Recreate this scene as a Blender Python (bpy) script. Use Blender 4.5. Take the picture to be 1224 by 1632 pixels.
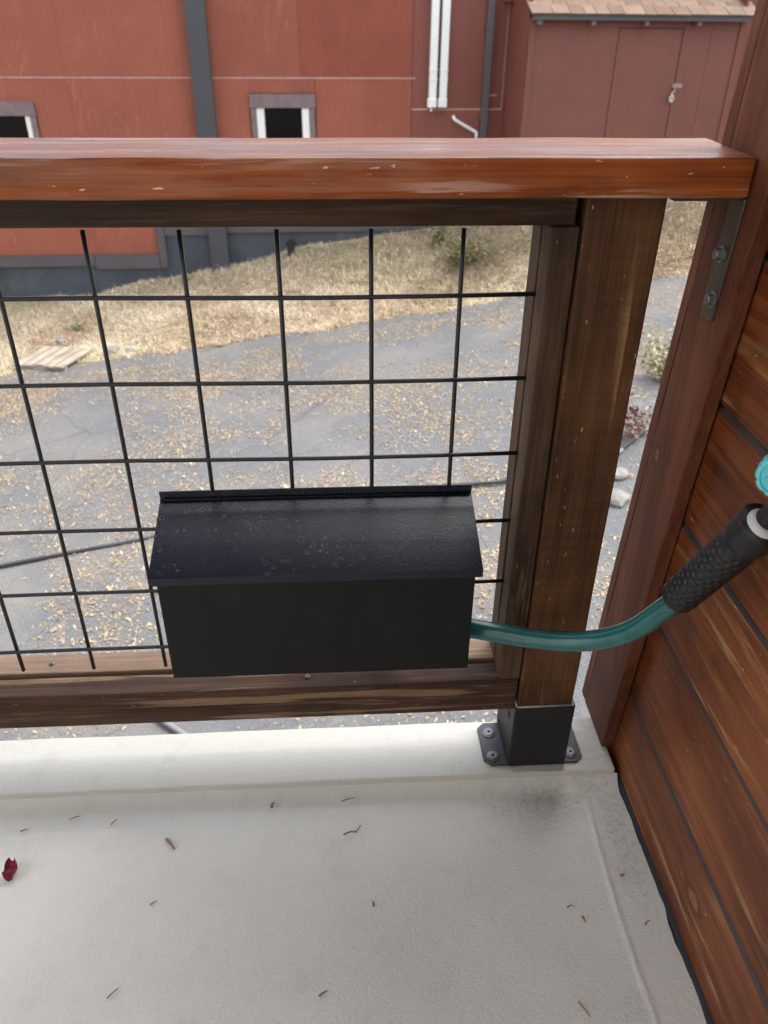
import bpy, bmesh, math, random
import numpy as np
from mathutils import Vector, Matrix, noise as mnoise

random.seed(7); rng = np.random.default_rng(11)
for o in list(bpy.data.objects): bpy.data.objects.remove(o, do_unlink=True)
SC = bpy.context.scene
COL = SC.collection
rad = math.radians

# ------------------------------------------------------------------ camera
cd = bpy.data.cameras.new('camera'); cam = bpy.data.objects.new('camera', cd); COL.objects.link(cam)
cam.location = (-0.1401, -0.8781, 1.0332)
cam.rotation_euler = (rad(57.6514), rad(-0.4356), rad(-3.3185))
cd.sensor_fit = 'VERTICAL'; cd.sensor_height = 24.0; cd.lens = 24.0*1256.8/1632
cd.clip_start = 0.02; cd.clip_end = 2000
cd.dof.use_dof = True; cd.dof.focus_distance = 1.04; cd.dof.aperture_fstop = 4.9
SC.camera = cam
cy = SC.cycles; cy.use_denoising = True; cy.denoising_prefilter = 'NONE'; cy.denoising_input_passes = 'RGB_ALBEDO_NORMAL'
cy.max_bounces = 7; cy.diffuse_bounces = 4; cy.glossy_bounces = 3; cy.caustics_reflective = False; cy.caustics_refractive = False
SC.render.resolution_x = 768; SC.render.resolution_y = 1024

# ------------------------------------------------------------------ sky and sun (thin bright overcast)
SUN_EL, SUN_AZ = 68.0, 60.0          # azimuth measured clockwise from +Y
W = bpy.data.worlds.new('World'); SC.world = W; W.use_nodes = True
wn = W.node_tree.nodes; wl = W.node_tree.links; wn.clear()
sky = wn.new('ShaderNodeTexSky'); sky.sky_type = 'NISHITA'; sky.sun_disc = False
sky.sun_elevation = rad(SUN_EL); sky.sun_rotation = rad(SUN_AZ)
sky.air_density = 1.0; sky.dust_density = 4.0; sky.ozone_density = 1.0
bg = wn.new('ShaderNodeBackground'); bg.inputs['Strength'].default_value = 0.15
wo = wn.new('ShaderNodeOutputWorld')
hs = wn.new('ShaderNodeHueSaturation'); hs.inputs['Saturation'].default_value = .30   # high thin cloud greys the sky
wl.new(sky.outputs['Color'], hs.inputs['Color']); wl.new(hs.outputs['Color'], bg.inputs['Color']); wl.new(bg.outputs['Background'], wo.inputs['Surface'])
sd = bpy.data.lights.new('sun', 'SUN'); sd.energy = 0.55; sd.angle = rad(18); sd.color = (1.0, 0.96, 0.9)
sun = bpy.data.objects.new('sun', sd); COL.objects.link(sun)
az = rad(SUN_AZ); el = rad(SUN_EL)
to_sun = Vector((math.sin(az)*math.cos(el), math.cos(az)*math.cos(el), math.sin(el)))
sun.rotation_euler = to_sun.to_track_quat('Z', 'Y').to_euler(); sun.location = (0, -3, 12)
SC.view_settings.view_transform = 'Standard'; SC.view_settings.look = 'None'
SC.view_settings.exposure = 1.93; SC.view_settings.gamma = 1.0; SC.view_settings.use_curve_mapping = False

# ------------------------------------------------------------------ material helpers
class NT:
    def __init__(s, name):
        s.m = bpy.data.materials.new(name); s.m.use_nodes = True
        s.n = s.m.node_tree.nodes; s.l = s.m.node_tree.links; s.n.clear()
        s.out = s.n.new('ShaderNodeOutputMaterial'); s.p = s.n.new('ShaderNodeBsdfPrincipled')
        s.l.new(s.p.outputs[0], s.out.inputs['Surface'])
    def set(s, **k):
        for a, v in k.items():
            a = {'spec': 'Specular IOR Level', 'coat': 'Coat Weight', 'coatr': 'Coat Roughness', 'base': 'Base Color', 'rough': 'Roughness', 'metal': 'Metallic', 'trans': 'Transmission Weight', 'sub': 'Subsurface Weight'}[a]
            s.to(v, s.p.inputs[a])
    def to(s, v, sock):
        if isinstance(v, bpy.types.NodeSocket): s.l.new(v, sock)
        elif isinstance(v, (tuple, list)) and len(v) == 3 and sock.type == 'RGBA': sock.default_value = (*v, 1)
        else: sock.default_value = v
    def coords(s, kind='Object'): return s.n.new('ShaderNodeTexCoord').outputs[kind]
    def rnd(s): return s.n.new('ShaderNodeObjectInfo').outputs['Random']
    def vmath(s, op, a, b):
        n = s.n.new('ShaderNodeVectorMath'); n.operation = op; s.to(a, n.inputs[0]); s.to(b, n.inputs[1])
        return n.outputs['Value'] if op in ('DISTANCE', 'LENGTH', 'DOT_PRODUCT') else n.outputs[0]
    def math(s, op, a, b=0.0, clamp=False):
        n = s.n.new('ShaderNodeMath'); n.operation = op; n.use_clamp = clamp; s.to(a, n.inputs[0]); s.to(b, n.inputs[1]); return n.outputs[0]
    def noise(s, vec, scale, detail=4, rough=.55, dist=0.0):
        n = s.n.new('ShaderNodeTexNoise'); s.to(vec, n.inputs['Vector']); n.inputs['Scale'].default_value = scale
        n.inputs['Detail'].default_value = detail; n.inputs['Roughness'].default_value = rough; n.inputs['Distortion'].default_value = dist
        return n.outputs['Fac']
    def voronoi(s, vec, scale, feature='F1', rnd=1.0):
        n = s.n.new('ShaderNodeTexVoronoi'); n.feature = feature; s.to(vec, n.inputs['Vector']); n.inputs['Scale'].default_value = scale
        n.inputs['Randomness'].default_value = rnd
        return n
    def ramp(s, fac, stops, interp='LINEAR'):
        n = s.n.new('ShaderNodeValToRGB'); s.to(fac, n.inputs[0]); cr = n.color_ramp; cr.interpolation = interp
        while len(cr.elements) < len(stops): cr.elements.new(0.5)
        for e, (p, c) in zip(cr.elements, stops):
            e.position = p; e.color = (*c, 1) if isinstance(c, (tuple, list)) else (c, c, c, 1)
        return n.outputs[0]
    def step(s, fac, lo, hi):
        n = s.n.new('ShaderNodeMapRange'); n.interpolation_type = 'SMOOTHSTEP'; s.to(fac, n.inputs[0])
        n.inputs[1].default_value = lo; n.inputs[2].default_value = hi; return n.outputs[0]
    def mix(s, fac, a, b, mode='MIX'):
        n = s.n.new('ShaderNodeMix'); n.data_type = 'RGBA'; n.blend_type = mode
        s.to(fac, n.inputs[0]); s.to(a, n.inputs[6]); s.to(b, n.inputs[7]); return n.outputs[2]
    def bump(s, h, strength=.3, dist=.002):
        n = s.n.new('ShaderNodeBump'); n.inputs['Strength'].default_value = strength; n.inputs['Distance'].default_value = dist
        s.to(h, n.inputs['Height']); s.l.new(n.outputs[0], s.p.inputs['Normal']); return n
    def attr(s, name):
        n = s.n.new('ShaderNodeAttribute'); n.attribute_name = name; return n.outputs['Color']

def wood(name, dark, mid, light, axis=0, rough=.55, coat=0.0, wear=0.0, wearc=(.35, .22, .11), saw=0.0, bump=.35, knots=(), spec=.5, streak=1.0, wearscale=1.0, coatr=.15, plane='yz', patchlo=.46):
    """Stained timber with grain along one axis (object space, shifted per board)."""
    t = NT(name)
    v0 = t.coords()
    v = t.vmath('ADD', v0, t.vmath('MULTIPLY', (7.3, 5.1, 3.7), t.rnd()))
    kd = None
    for (ky, kz, kr) in knots:                        # knots bend the grain round themselves
        ctr, wgt = {'yz': ((0, ky, kz), (0, .55/kr, 1/kr)), 'xz': ((ky, 0, kz), (1/kr, 0, .6/kr)), 'zy': ((0, ky, kz), (0, 1/kr, .6/kr))}[plane]
        d = t.vmath('LENGTH', t.vmath('MULTIPLY', t.vmath('SUBTRACT', v0, ctr), wgt), (0, 0, 0))
        d = t.math('ADD', d, t.math('MULTIPLY', t.math('SUBTRACT', t.noise(v0, 70, 3, .6), .5), .9))
        kd = d if kd is None else t.math('MINIMUM', kd, d)
    def sc(al, cr): return tuple(al if i == axis else cr for i in range(3))
    warp = t.noise(v, 3.0, 2)
    if kd is not None:
        g = t.math('MULTIPLY', t.math('POWER', 2.718, t.math('MULTIPLY', kd, -.9)), .05)
        off = t.n.new('ShaderNodeCombineXYZ'); t.to(g, off.inputs[2 if plane == 'yz' else (0 if plane == 'xz' else 1)]); v = t.vmath('ADD', v, off.outputs[0])
    wv = t.vmath('ADD', v, t.vmath('MULTIPLY', (.02, .02, .02), warp))
    rings = t.noise(t.vmath('MULTIPLY', wv, sc(.9, 22)), 1.0, 3, .6, .6)
    saw_t = t.math('PINGPONG', t.math('MULTIPLY', rings, 4.0*streak), .5)
    fine = t.noise(t.vmath('MULTIPLY', v, sc(5, 420)), 1.0, 3, .7)
    blot = t.noise(v, 5.0, 3, .6)
    f = t.math('ADD', t.math('MULTIPLY', saw_t, .38), t.math('MULTIPLY', fine, .75))
    f = t.math('ADD', f, t.math('MULTIPLY', t.math('SUBTRACT', blot, .5), .9))
    col = t.ramp(f, [(.15, dark), (.45, mid), (.8, light)])
    # blackish weather blooms
    bl = t.step(t.noise(t.vmath('MULTIPLY', v, sc(2.5, 11)), 1.0, 4, .65), .50, .72)
    col = t.mix(t.math('MULTIPLY', bl, .6), col, tuple(c*.45 for c in dark))
    if wear > 0:
        w = t.noise(t.vmath('MULTIPLY', v, sc(7*wearscale, 130*wearscale)), 1.0, 4, .65, .3)
        patch = t.step(t.noise(t.vmath('MULTIPLY', v, sc(2.5, 14)), 1.0, 3, .6), patchlo, patchlo+.2)
        ws = t.math('MULTIPLY', t.step(w, .53, .62), patch)
        col = t.mix(t.math('MULTIPLY', ws, wear, True), col, wearc)
        sp = t.noise(t.vmath('MULTIPLY', v, sc(60, 260)), 1.0, 2, .5)
        col = t.mix(t.math('MULTIPLY', t.step(sp, .73, .77), min(1, wear)), col, tuple(min(1, c*1.5+.08) for c in wearc))
    if kd is not None:
        ring = t.math('PINGPONG', t.math('ADD', t.math('MULTIPLY', kd, .75), t.math('MULTIPLY', fine, .5)), .5)
        kc = t.ramp(ring, [(0, tuple(c*.7 for c in dark)), (.25, mid), (.5, (.30, .16, .055))])
        col = t.mix(t.math('MULTIPLY', t.step(kd, 1.2, .8), .85), col, kc)
    h = t.math('ADD', t.math('MULTIPLY', fine, .5), t.math('MULTIPLY', saw_t, .3))
    if saw > 0:                                        # saw marks across the grain
        sm = t.noise(t.vmath('MULTIPLY', v, sc(170, 3)), 1.0, 2, .5)
        col = t.mix(t.math('MULTIPLY', t.step(sm, .4, .7), saw), col, tuple(c*.55 for c in dark))
        h = t.math('ADD', h, t.math('MULTIPLY', sm, .5))
    if coat == 'patchy':                              # varnish worn thin in streaks
        coat = t.math('MULTIPLY', t.step(t.noise(t.vmath('MULTIPLY', v, sc(6, 70)), 1.0, 4, .7), .42, .62), .75)
    t.set(base=col, rough=t.math('ADD', rough-.12, t.math('MULTIPLY', blot, .25)), coat=coat, coatr=coatr, spec=spec)
    t.bump(h, bump, .0015)
    return t.m

def paint(name, c, rough=.5, var=.12, scale=6, bumps=0.0, bscale=300, metal=0.0, spec=.5, stretch=(1, 1, 1), dirt=None, dirtc=(.2, .18, .15), coat=0.0):
    t = NT(name); v = t.coords()
    vs = t.vmath('ADD', t.vmath('MULTIPLY', v, stretch), t.vmath('MULTIPLY', (5.0, 3.0, 9.0), t.rnd()))
    n = t.noise(vs, scale, 4, .6)
    col = t.ramp(n, [(.25, tuple(x*(1-var) for x in c)), (.75, tuple(min(1, x*(1+var)) for x in c))])
    if dirt:
        d = t.step(t.noise(vs, dirt, 5, .65), .55, .8); col = t.mix(t.math('MULTIPLY', d, .5), col, dirtc)
    t.set(base=col, rough=t.math('ADD', rough-.08, t.math('MULTIPLY', n, .16)), metal=metal, spec=spec, coat=coat)
    if bumps: t.bump(t.noise(v, bscale, 2, .5), bumps, .001)
    return t.m

# ------------------------------------------------------------------ mesh helpers
def meta(o, label=None, cat=None, group=None, kind=None):
    if label: o['label'] = label
    if cat: o['category'] = cat
    if group: o['group'] = group
    if kind: o['kind'] = kind
    return o
def empty(name, loc=(0, 0, 0), rz=0.0):
    o = bpy.data.objects.new(name, None); COL.objects.link(o); o.location = loc; o.rotation_euler[2] = rz; o.empty_display_size = .05
    return o
def link(name, me, m, parent=None, loc=(0, 0, 0), rot=None):
    o = bpy.data.objects.new(name, me); COL.objects.link(o); o.location = loc
    if rot is not None: o.rotation_euler = rot
    if m is not None and not me.materials: me.materials.append(m)
    if parent is not None:
        o.parent = parent
    return o
def bm_obj(name, bm, m, parent=None, loc=(0, 0, 0), rot=None, smooth=False):
    bmesh.ops.recalc_face_normals(bm, faces=bm.faces)
    me = bpy.data.meshes.new(name); bm.to_mesh(me); bm.free()
    if smooth:
        for p in me.polygons: p.use_smooth = True
    return link(name, me, m, parent, loc, rot)
def bm_box(bm, x0, x1, y0, y1, z0, z1):
    r = bmesh.ops.create_cube(bm, size=1.0)
    bmesh.ops.scale(bm, vec=(x1-x0, y1-y0, z1-z0), verts=r['verts'])
    bmesh.ops.translate(bm, vec=((x0+x1)/2, (y0+y1)/2, (z0+z1)/2), verts=r['verts'])
    return r['verts']
def off(parent):
    """world offset of a parent chain of unrotated empties"""
    v = Vector((0, 0, 0)); p = parent
    while p is not None: v += p.location; p = p.parent
    return v
def box(name, x0, x1, y0, y1, z0, z1, m, parent=None, bev=0.0, seg=2, shear=None, rough=0.0):
    """a box given in world numbers; its mesh is centred on the object's own origin"""
    c = Vector(((x0+x1)/2, (y0+y1)/2, (z0+z1)/2))
    bm = bmesh.new(); bm_box(bm, x0-c.x, x1-c.x, y0-c.y, y1-c.y, z0-c.z, z1-c.z)
    if bev: bmesh.ops.bevel(bm, geom=list(bm.edges), offset=bev, segments=seg, profile=.5, affect='EDGES')
    if rough:
        ax = max(range(3), key=lambda i: (x1-x0, y1-y0, z1-z0)[i]); L = (x1-x0, y1-y0, z1-z0)[ax]; n = max(2, int(L/.02))
        for k in range(1, n):
            co = Vector((0, 0, 0)); co[ax] = -L/2+L*k/n; no = Vector((0, 0, 0)); no[ax] = 1
            bmesh.ops.bisect_plane(bm, geom=list(bm.verts)+list(bm.edges)+list(bm.faces), plane_co=co, plane_no=no)
        sd_ = random.uniform(0, 50)
        for v in bm.verts:
            q = Vector((v.co.x*9+sd_, v.co.y*40, v.co.z*40)) if ax == 0 else Vector((v.co.x*40+sd_, v.co.y*(9 if ax == 1 else 40), v.co.z*(9 if ax == 2 else 40)))
            d = mnoise.noise_vector(q)*rough; d[ax] = 0; v.co += d
    if shear:
        for v in bm.verts: v.co.y += shear*(v.co.z+c.z)
    o = bm_obj(name, bm, m, parent, c-off(parent))
    return o
def prism(name, pts, a0, a1, m, parent=None, axis='x', bev=0.0):
    """closed polygon pts (two coords) extruded along an axis from a0 to a1 (world numbers)"""
    cu = sum(p[0] for p in pts)/len(pts); cv = sum(p[1] for p in pts)/len(pts); ca = (a0+a1)/2
    def P(a, u, v): return {'x': (a, u, v), 'y': (u, a, v), 'z': (u, v, a)}[axis]
    bm = bmesh.new()
    A = [bm.verts.new(P(a0-ca, u-cu, v-cv)) for u, v in pts]; B = [bm.verts.new(P(a1-ca, u-cu, v-cv)) for u, v in pts]
    bm.faces.new(A); bm.faces.new(B[::-1]); n = len(pts)
    for i in range(n): bm.faces.new((A[i], B[i], B[(i+1) % n], A[(i+1) % n]))
    if bev: bmesh.ops.bevel(bm, geom=list(bm.edges), offset=bev, segments=2, profile=.5, affect='EDGES')
    return bm_obj(name, bm, m, parent, Vector(P(ca, cu, cv))-off(parent))
def spline(pts, n=12):
    P = [Vector(p) for p in pts]; P = [P[0]*2-P[1]]+P+[P[-1]*2-P[-2]]; out = []
    for i in range(1, len(P)-2):
        for k in range(n):
            t = k/n; a, b, c, d = P[i-1], P[i], P[i+1], P[i+2]
            out.append(.5*((2*b)+(-a+c)*t+(2*a-5*b+4*c-d)*t*t+(-a+3*b-3*c+d)*t**3))
    out.append(P[-2]); return out
def bm_tube(bm, path, r, seg=14, caps=True):
    rings = []; prev = None; N = len(path)
    up = Vector((0, 0, 1))
    for i, p in enumerate(path):
        d = (path[min(i+1, N-1)]-path[max(i-1, 0)]).normalized()
        if prev is None: s = d.cross(up if abs(d.z) < .9 else Vector((0, 1, 0))).normalized()
        else: s = (prev-d*prev.dot(d)).normalized()
        prev = s; u = d.cross(s); rr = r(i/(N-1)) if callable(r) else r
        rings.append([bm.verts.new(p+(s*math.cos(2*math.pi*k/seg)+u*math.sin(2*math.pi*k/seg))*rr) for k in range(seg)])
    for a, b in zip(rings, rings[1:]):
        for k in range(seg): bm.faces.new((a[k], a[(k+1) % seg], b[(k+1) % seg], b[k]))
    if caps: bm.faces.new(rings[0][::-1]); bm.faces.new(rings[-1])
    return rings
def tube(name, path, r, m, parent=None, seg=14, caps=True, smooth=True):
    bm = bmesh.new(); c = sum(path, Vector())/len(path); bm_tube(bm, [p-c for p in path], r, seg, caps)
    return bm_obj(name, bm, m, parent, c-off(parent), smooth=smooth)
def lathe_bm(prof, seg=24):
    bm = bmesh.new(); rings = []
    for r, z in prof: rings.append([bm.verts.new((r*math.cos(2*math.pi*k/seg), r*math.sin(2*math.pi*k/seg), z)) for k in range(seg)])
    for a, b in zip(rings, rings[1:]):
        for k in range(seg): bm.faces.new((a[k], a[(k+1) % seg], b[(k+1) % seg], b[k]))
    bm.faces.new(rings[0][::-1]); bm.faces.new(rings[-1]); return bm

# ------------------------------------------------------------------ materials
M = {}
M['cap'] = wood('cap varnished redwood', (.085, .014, .003), (.24, .055, .009), (.38, .11, .02), 0, rough=.5, coat='patchy', coatr=.2, spec=.25, wear=.8, wearc=(.55, .36, .28), streak=.8, bump=.2, wearscale=.7)
M['rail'] = wood('rail dark stained timber', (.016, .009, .005), (.043, .023, .011), (.078, .044, .022), 0, spec=.25, rough=.65, wear=.25, wearc=(.16, .1, .06))
M['lowrail'] = wood('bottom rail weathered timber', (.022, .011, .007), (.060, .031, .018), (.12, .068, .038), 0, spec=.25, rough=.7, wear=.55, wearc=(.34, .22, .13), wearscale=.45, patchlo=.36)
M['outrail'] = wood('outer rail sun bleached timber', (.1, .06, .04), (.2, .125, .08), (.32, .21, .14), 0, rough=.7, wear=.5, wearc=(.4, .28, .18))
M['stile'] = wood('stile weathered timber', (.028, .016, .009), (.070, .040, .022), (.135, .080, .046), 2, spec=.25, rough=.7, wear=.6, wearc=(.28, .18, .1))
M['post'] = wood('post rough sawn timber', (.036, .015, .007), (.095, .042, .017), (.165, .080, .034), 2, rough=.65, wear=.8, wearc=(.34, .21, .10), saw=.2, spec=.25, wearscale=.6)
M['trim'] = wood('trim red stained timber', (.042, .012, .006), (.115, .037, .018), (.19, .070, .035), 2, rough=.6, wear=.15, spec=.2, plane='zy', knots=[(-.0224, -.615, .008)])
M['siding'] = wood('siding red brown stained timber', (.040, .009, .003), (.155, .040, .011), (.29, .090, .025), 1, rough=.45, coat=.05, wear=.85, wearc=(.38, .21, .09), wearscale=.45, coatr=.35, spec=.35)
M['siding_knot'] = wood('siding with a knot', (.040, .009, .003), (.155, .040, .011), (.29, .090, .025), 1, rough=.45, coat=.05, wear=.85, wearc=(.38, .21, .09), wearscale=.45, coatr=.35, spec=.35, knots=[(.474, .016, .014)])
M['siding_knot2'] = wood('siding with a dark knot', (.040, .009, .003), (.155, .040, .011), (.29, .090, .025), 1, rough=.45, coat=.05, wear=.85, wearc=(.38, .21, .09), wearscale=.45, coatr=.35, spec=.35, knots=[(.457, -.01, .013)])
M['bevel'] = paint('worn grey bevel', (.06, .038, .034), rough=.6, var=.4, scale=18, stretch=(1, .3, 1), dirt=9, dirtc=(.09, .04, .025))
M['wire'] = paint('wire black coating', (.012, .013, .014), rough=.42, var=.2)
M['blackbox'] = paint('mailbox black powder coat', (.0065, .0075, .0075), rough=.55, var=.15, bumps=.05, bscale=900, spec=.25, dirt=14, dirtc=(.03, .03, .03))
M['basesteel'] = paint('post base black steel', (.011, .012, .0135), rough=.5, var=.2, bumps=.04, spec=.35)
M['plate'] = paint('base plate worn steel', (.045, .047, .055), rough=.5, var=.3, scale=40, metal=.3)
M['washer'] = paint('washer dull zinc', (.16, .16, .165), rough=.45, var=.3, scale=120, metal=.6)
M['dark'] = paint('dark void', (.004, .004, .004), rough=.9, var=.1)
M['strap'] = paint('strap dull olive steel', (.07, .066, .056), rough=.42, var=.15, scale=30, metal=.6)
M['tar'] = paint('black sealant', (.012, .013, .016), rough=.6, var=.3, scale=60, bumps=.4, bscale=80)

def lid_material():
    t = NT('mailbox lid textured black'); v = t.coords()
    # dried water rings, mostly on the left and middle
    vo = t.voronoi(t.vmath('MULTIPLY', v, (1, 1, 0)), 105, 'F1', 1.0)
    r = t.math('ADD', vo.outputs['Distance'], t.math('MULTIPLY', t.math('SUBTRACT', t.noise(v, 190, 3), .5), .5))
    sz = t.n.new('ShaderNodeSeparateColor'); t.to(vo.outputs['Color'], sz.inputs[0])
    rr = t.math('ADD', .12, t.math('MULTIPLY', sz.outputs[0], .3))
    ring = t.step(t.math('ABSOLUTE', t.math('SUBTRACT', r, rr)), .055, .015)
    pick = t.step(sz.outputs[1], .25, .6)
    zone = t.step(t.noise(t.vmath('MULTIPLY', v, (11, 14, 1)), 1.0, 3), .36, .62)
    sx = t.n.new('ShaderNodeSeparateXYZ'); t.to(v, sx.inputs[0])
    left = t.step(sx.outputs[0], .12, -.04)
    geo = t.n.new('ShaderNodeSeparateXYZ'); t.to(t.coords('Normal'), geo.inputs[0])
    m = t.math('MULTIPLY', t.math('MULTIPLY', ring, pick), t.math('MULTIPLY', t.math('MULTIPLY', zone, left), t.step(geo.outputs[2], .5, .8)))
    dust = t.math('MULTIPLY', t.step(t.noise(v, 420, 3, .7), .6, .75), t.step(t.noise(v, 14, 3), .45, .7))
    m2 = t.math('ADD', t.math('MULTIPLY', m, .34), t.math('MULTIPLY', dust, .50), True)
    t.set(base=t.mix(m2, (.0045, .006, .016), (.20, .20, .22)), rough=t.math('ADD', .25, t.math('MULTIPLY', m2, .3)), spec=.42)
    t.bump(t.math('ADD', t.noise(v, 620, 2, .5), t.math('MULTIPLY', t.noise(v, 260, 2, .5), .5)), .17, .0012)
    return t.m
M['lid'] = lid_material()

def floor_material():
    t = NT('painted deck membrane'); v = t.coords()
    n = t.noise(v, 3.2, 4, .6); n2 = t.noise(v, 16, 4, .65)
    col = t.ramp(n, [(.25, (.64, .64, .595)), (.75, (.71, .71, .66))])
    col = t.mix(t.math('MULTIPLY', t.step(n2, .5, .8), .4), col, (.52, .515, .47))
    # scuffed dirt near the corner and the curb
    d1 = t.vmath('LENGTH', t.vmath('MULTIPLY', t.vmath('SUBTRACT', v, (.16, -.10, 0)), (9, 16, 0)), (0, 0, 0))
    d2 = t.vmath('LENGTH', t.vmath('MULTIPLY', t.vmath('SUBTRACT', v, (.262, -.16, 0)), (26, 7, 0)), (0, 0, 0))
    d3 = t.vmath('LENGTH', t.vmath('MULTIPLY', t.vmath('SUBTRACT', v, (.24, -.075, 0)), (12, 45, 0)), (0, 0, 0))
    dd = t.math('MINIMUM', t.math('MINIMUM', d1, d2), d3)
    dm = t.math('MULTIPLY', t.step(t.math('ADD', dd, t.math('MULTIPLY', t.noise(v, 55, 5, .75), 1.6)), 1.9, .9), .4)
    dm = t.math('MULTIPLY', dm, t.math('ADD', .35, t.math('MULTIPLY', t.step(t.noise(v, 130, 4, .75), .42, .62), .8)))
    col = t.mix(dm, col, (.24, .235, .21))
    sp = t.voronoi(v, 70); spc = t.math('MULTIPLY', t.step(sp.outputs['Distance'], .06, .03), t.step(t.noise(v, 9, 2), .5, .6))
    col = t.mix(t.math('MULTIPLY', spc, .6), col, (.15, .13, .11))
    t.set(base=col, rough=t.math('ADD', .66, t.math('MULTIPLY', n2, .2)), spec=.22)
    h = t.math('ADD', t.noise(v, 330, 3, .65), t.math('MULTIPLY', t.noise(v, 120, 3, .6), .7))
    t.bump(h, .6, .0022)
    return t.m
M['floor'] = floor_material()
def curb_material():
    t = NT('curb white paint'); v = t.coords()
    g = t.noise(t.vmath('MULTIPLY', v, (22, 190, 60)), 1.0, 4, .7)
    d = t.noise(v, 22, 5, .7)
    col = t.ramp(g, [(.3, (.50, .495, .45)), (.7, (.54, .535, .485))])
    col = t.mix(t.math('MULTIPLY', t.step(d, .52, .75), .4), col, (.38, .37, .32))
    sx = t.n.new('ShaderNodeSeparateXYZ'); t.to(v, sx.inputs[0])
    nearpost = t.math('MULTIPLY', t.step(sx.outputs[0], 1.45, 1.68), t.step(t.noise(t.vmath('MULTIPLY', v, (30, 120, 30)), 1.0, 5, .75), .48, .62))
    col = t.mix(t.math('MULTIPLY', nearpost, .25), col, (.25, .25, .2))
    t.set(base=col, rough=.5, spec=.4)
    t.bump(t.math('ADD', g, t.math('MULTIPLY', t.noise(v, 160, 3), .5)), .35, .0015)
    return t.m
M['curb'] = curb_material()

# ------------------------------------------------------------------ terrain
DA, DB = -1.6, .12
def drive_z(x): return DA+DB*np.clip(x, -5, 6)
EX = np.array([-12, -3.46, -2.5, -1.74, -1.0, -.38, .25, 1.07, 1.85, 3.2, 6, 14]); EY = np.array([6.4, 6.55, 6.66, 6.65, 6.74, 6.78, 6.78, 6.84, 6.96, 7.02, 7.3, 8.0])
def edge_y(x): return np.interp(x, EX, EY)
BX = np.array([-14, -3.9, -3.4, -2.95, -2.43, -1.9, -1.45, -.85, -.25, .35, 1.0, 2.2, 4.5, 8, 14]); BZ = np.array([-2.0, -1.87, -1.83, -1.82, -1.695, -1.608, -1.535, -1.412, -1.275, -1.175, -1.08, -.68, -.48, -.3, -.2])
TH = rad(2.0); TB = Vector((math.cos(TH), math.sin(TH), 0)); NB = Vector((-math.sin(TH), math.cos(TH), 0)); DBLD = 8.8
def ground_z(x, y):
    x = np.asarray(x, float); y = np.asarray(y, float)
    yb = DBLD/math.cos(TH)+math.tan(TH)*x; ye = edge_y(x)
    # bank reaches its height at the barn wall, or at the shed front for x > 1.9
    yb = yb-.80*np.clip((x-1.2)/.6, 0, 1)
    t = np.clip((y-ye)/np.maximum(yb-ye, .3), 0, 1); t = t*(.8+.2*t)
    z = drive_z(x)*(1-t)+np.interp(x, BX, BZ)*t
    lump = .035*np.sin(x*2.3+1.1*y)*np.sin(y*3.1-.7*x)+.02*np.sin(x*6.1+2*y)*np.sin(y*5.3)
    return z+lump*np.clip((y-ye)*2, 0, 1)*np.clip((yb+.2-y)*3, 0, 1)
def grid_mesh(name, xs, ys, fz, m, kind='structure', trim=None):
    X, Y = np.meshgrid(xs, ys, indexing='ij'); Z = fz(X, Y)
    if trim is not None: Y = trim(X, Y); Z = fz(X, Y)
    V = np.stack([X, Y, Z], -1).reshape(-1, 3); nx, ny = len(xs), len(ys)
    i, j = np.meshgrid(np.arange(nx-1), np.arange(ny-1), indexing='ij'); a = (i*ny+j).ravel()
    F = np.stack([a, a+ny, a+ny+1, a+1], 1)
    me = bpy.data.meshes.new(name); me.from_pydata(V.tolist(), [], F.tolist()); me.update()
    for p in me.polygons: p.use_smooth = True
    o = link(name, me, m); o['kind'] = kind; return o

def soil_material():
    t = NT('dry soil and thatch'); v = t.coords()
    n = t.noise(v, 2.2, 5, .65); n2 = t.noise(v, 30, 5, .75)
    col = t.ramp(n2, [(.25, (.18, .135, .095)), (.5, (.36, .28, .19)), (.75, (.54, .44, .31))])
    col = t.mix(t.step(n, .4, .7), col, t.ramp(n2, [(.3, (.25, .2, .13)), (.7, (.52, .43, .29))]))
    t.set(base=col, rough=.9, spec=.2); t.bump(n2, .8, .03); return t.m
def asphalt_material():
    t = NT('worn asphalt'); v = t.coords()
    n = t.noise(v, 1.1, 5, .6); g = t.voronoi(v, 130).outputs['Distance']; f = t.noise(v, 90, 4, .8)
    col = t.ramp(f, [(.3, (.08, .083, .087)), (.55, (.128, .132, .138)), (.8, (.20, .203, .206))])
    col = t.mix(t.math('MULTIPLY', t.step(n, .42, .66), .5), col, (.20, .185, .165))
    dust = t.step(t.noise(v, 7, 6, .75), .55, .7)
    col = t.mix(t.math('MULTIPLY', dust, .4), col, (.27, .225, .165))
    cr = t.voronoi(t.vmath('ADD', v, t.vmath('MULTIPLY', (.4, .4, 0), n)), .9, 'DISTANCE_TO_EDGE').outputs['Distance']
    col = t.mix(t.math('MULTIPLY', t.step(cr, .008, .003), .25), col, (.03, .03, .03))
    t.set(base=col, rough=.85, spec=.3); t.bump(t.math('ADD', g, f), .7, .008); return t.m
M['soil'] = soil_material(); M['asphalt'] = asphalt_material()

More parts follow.
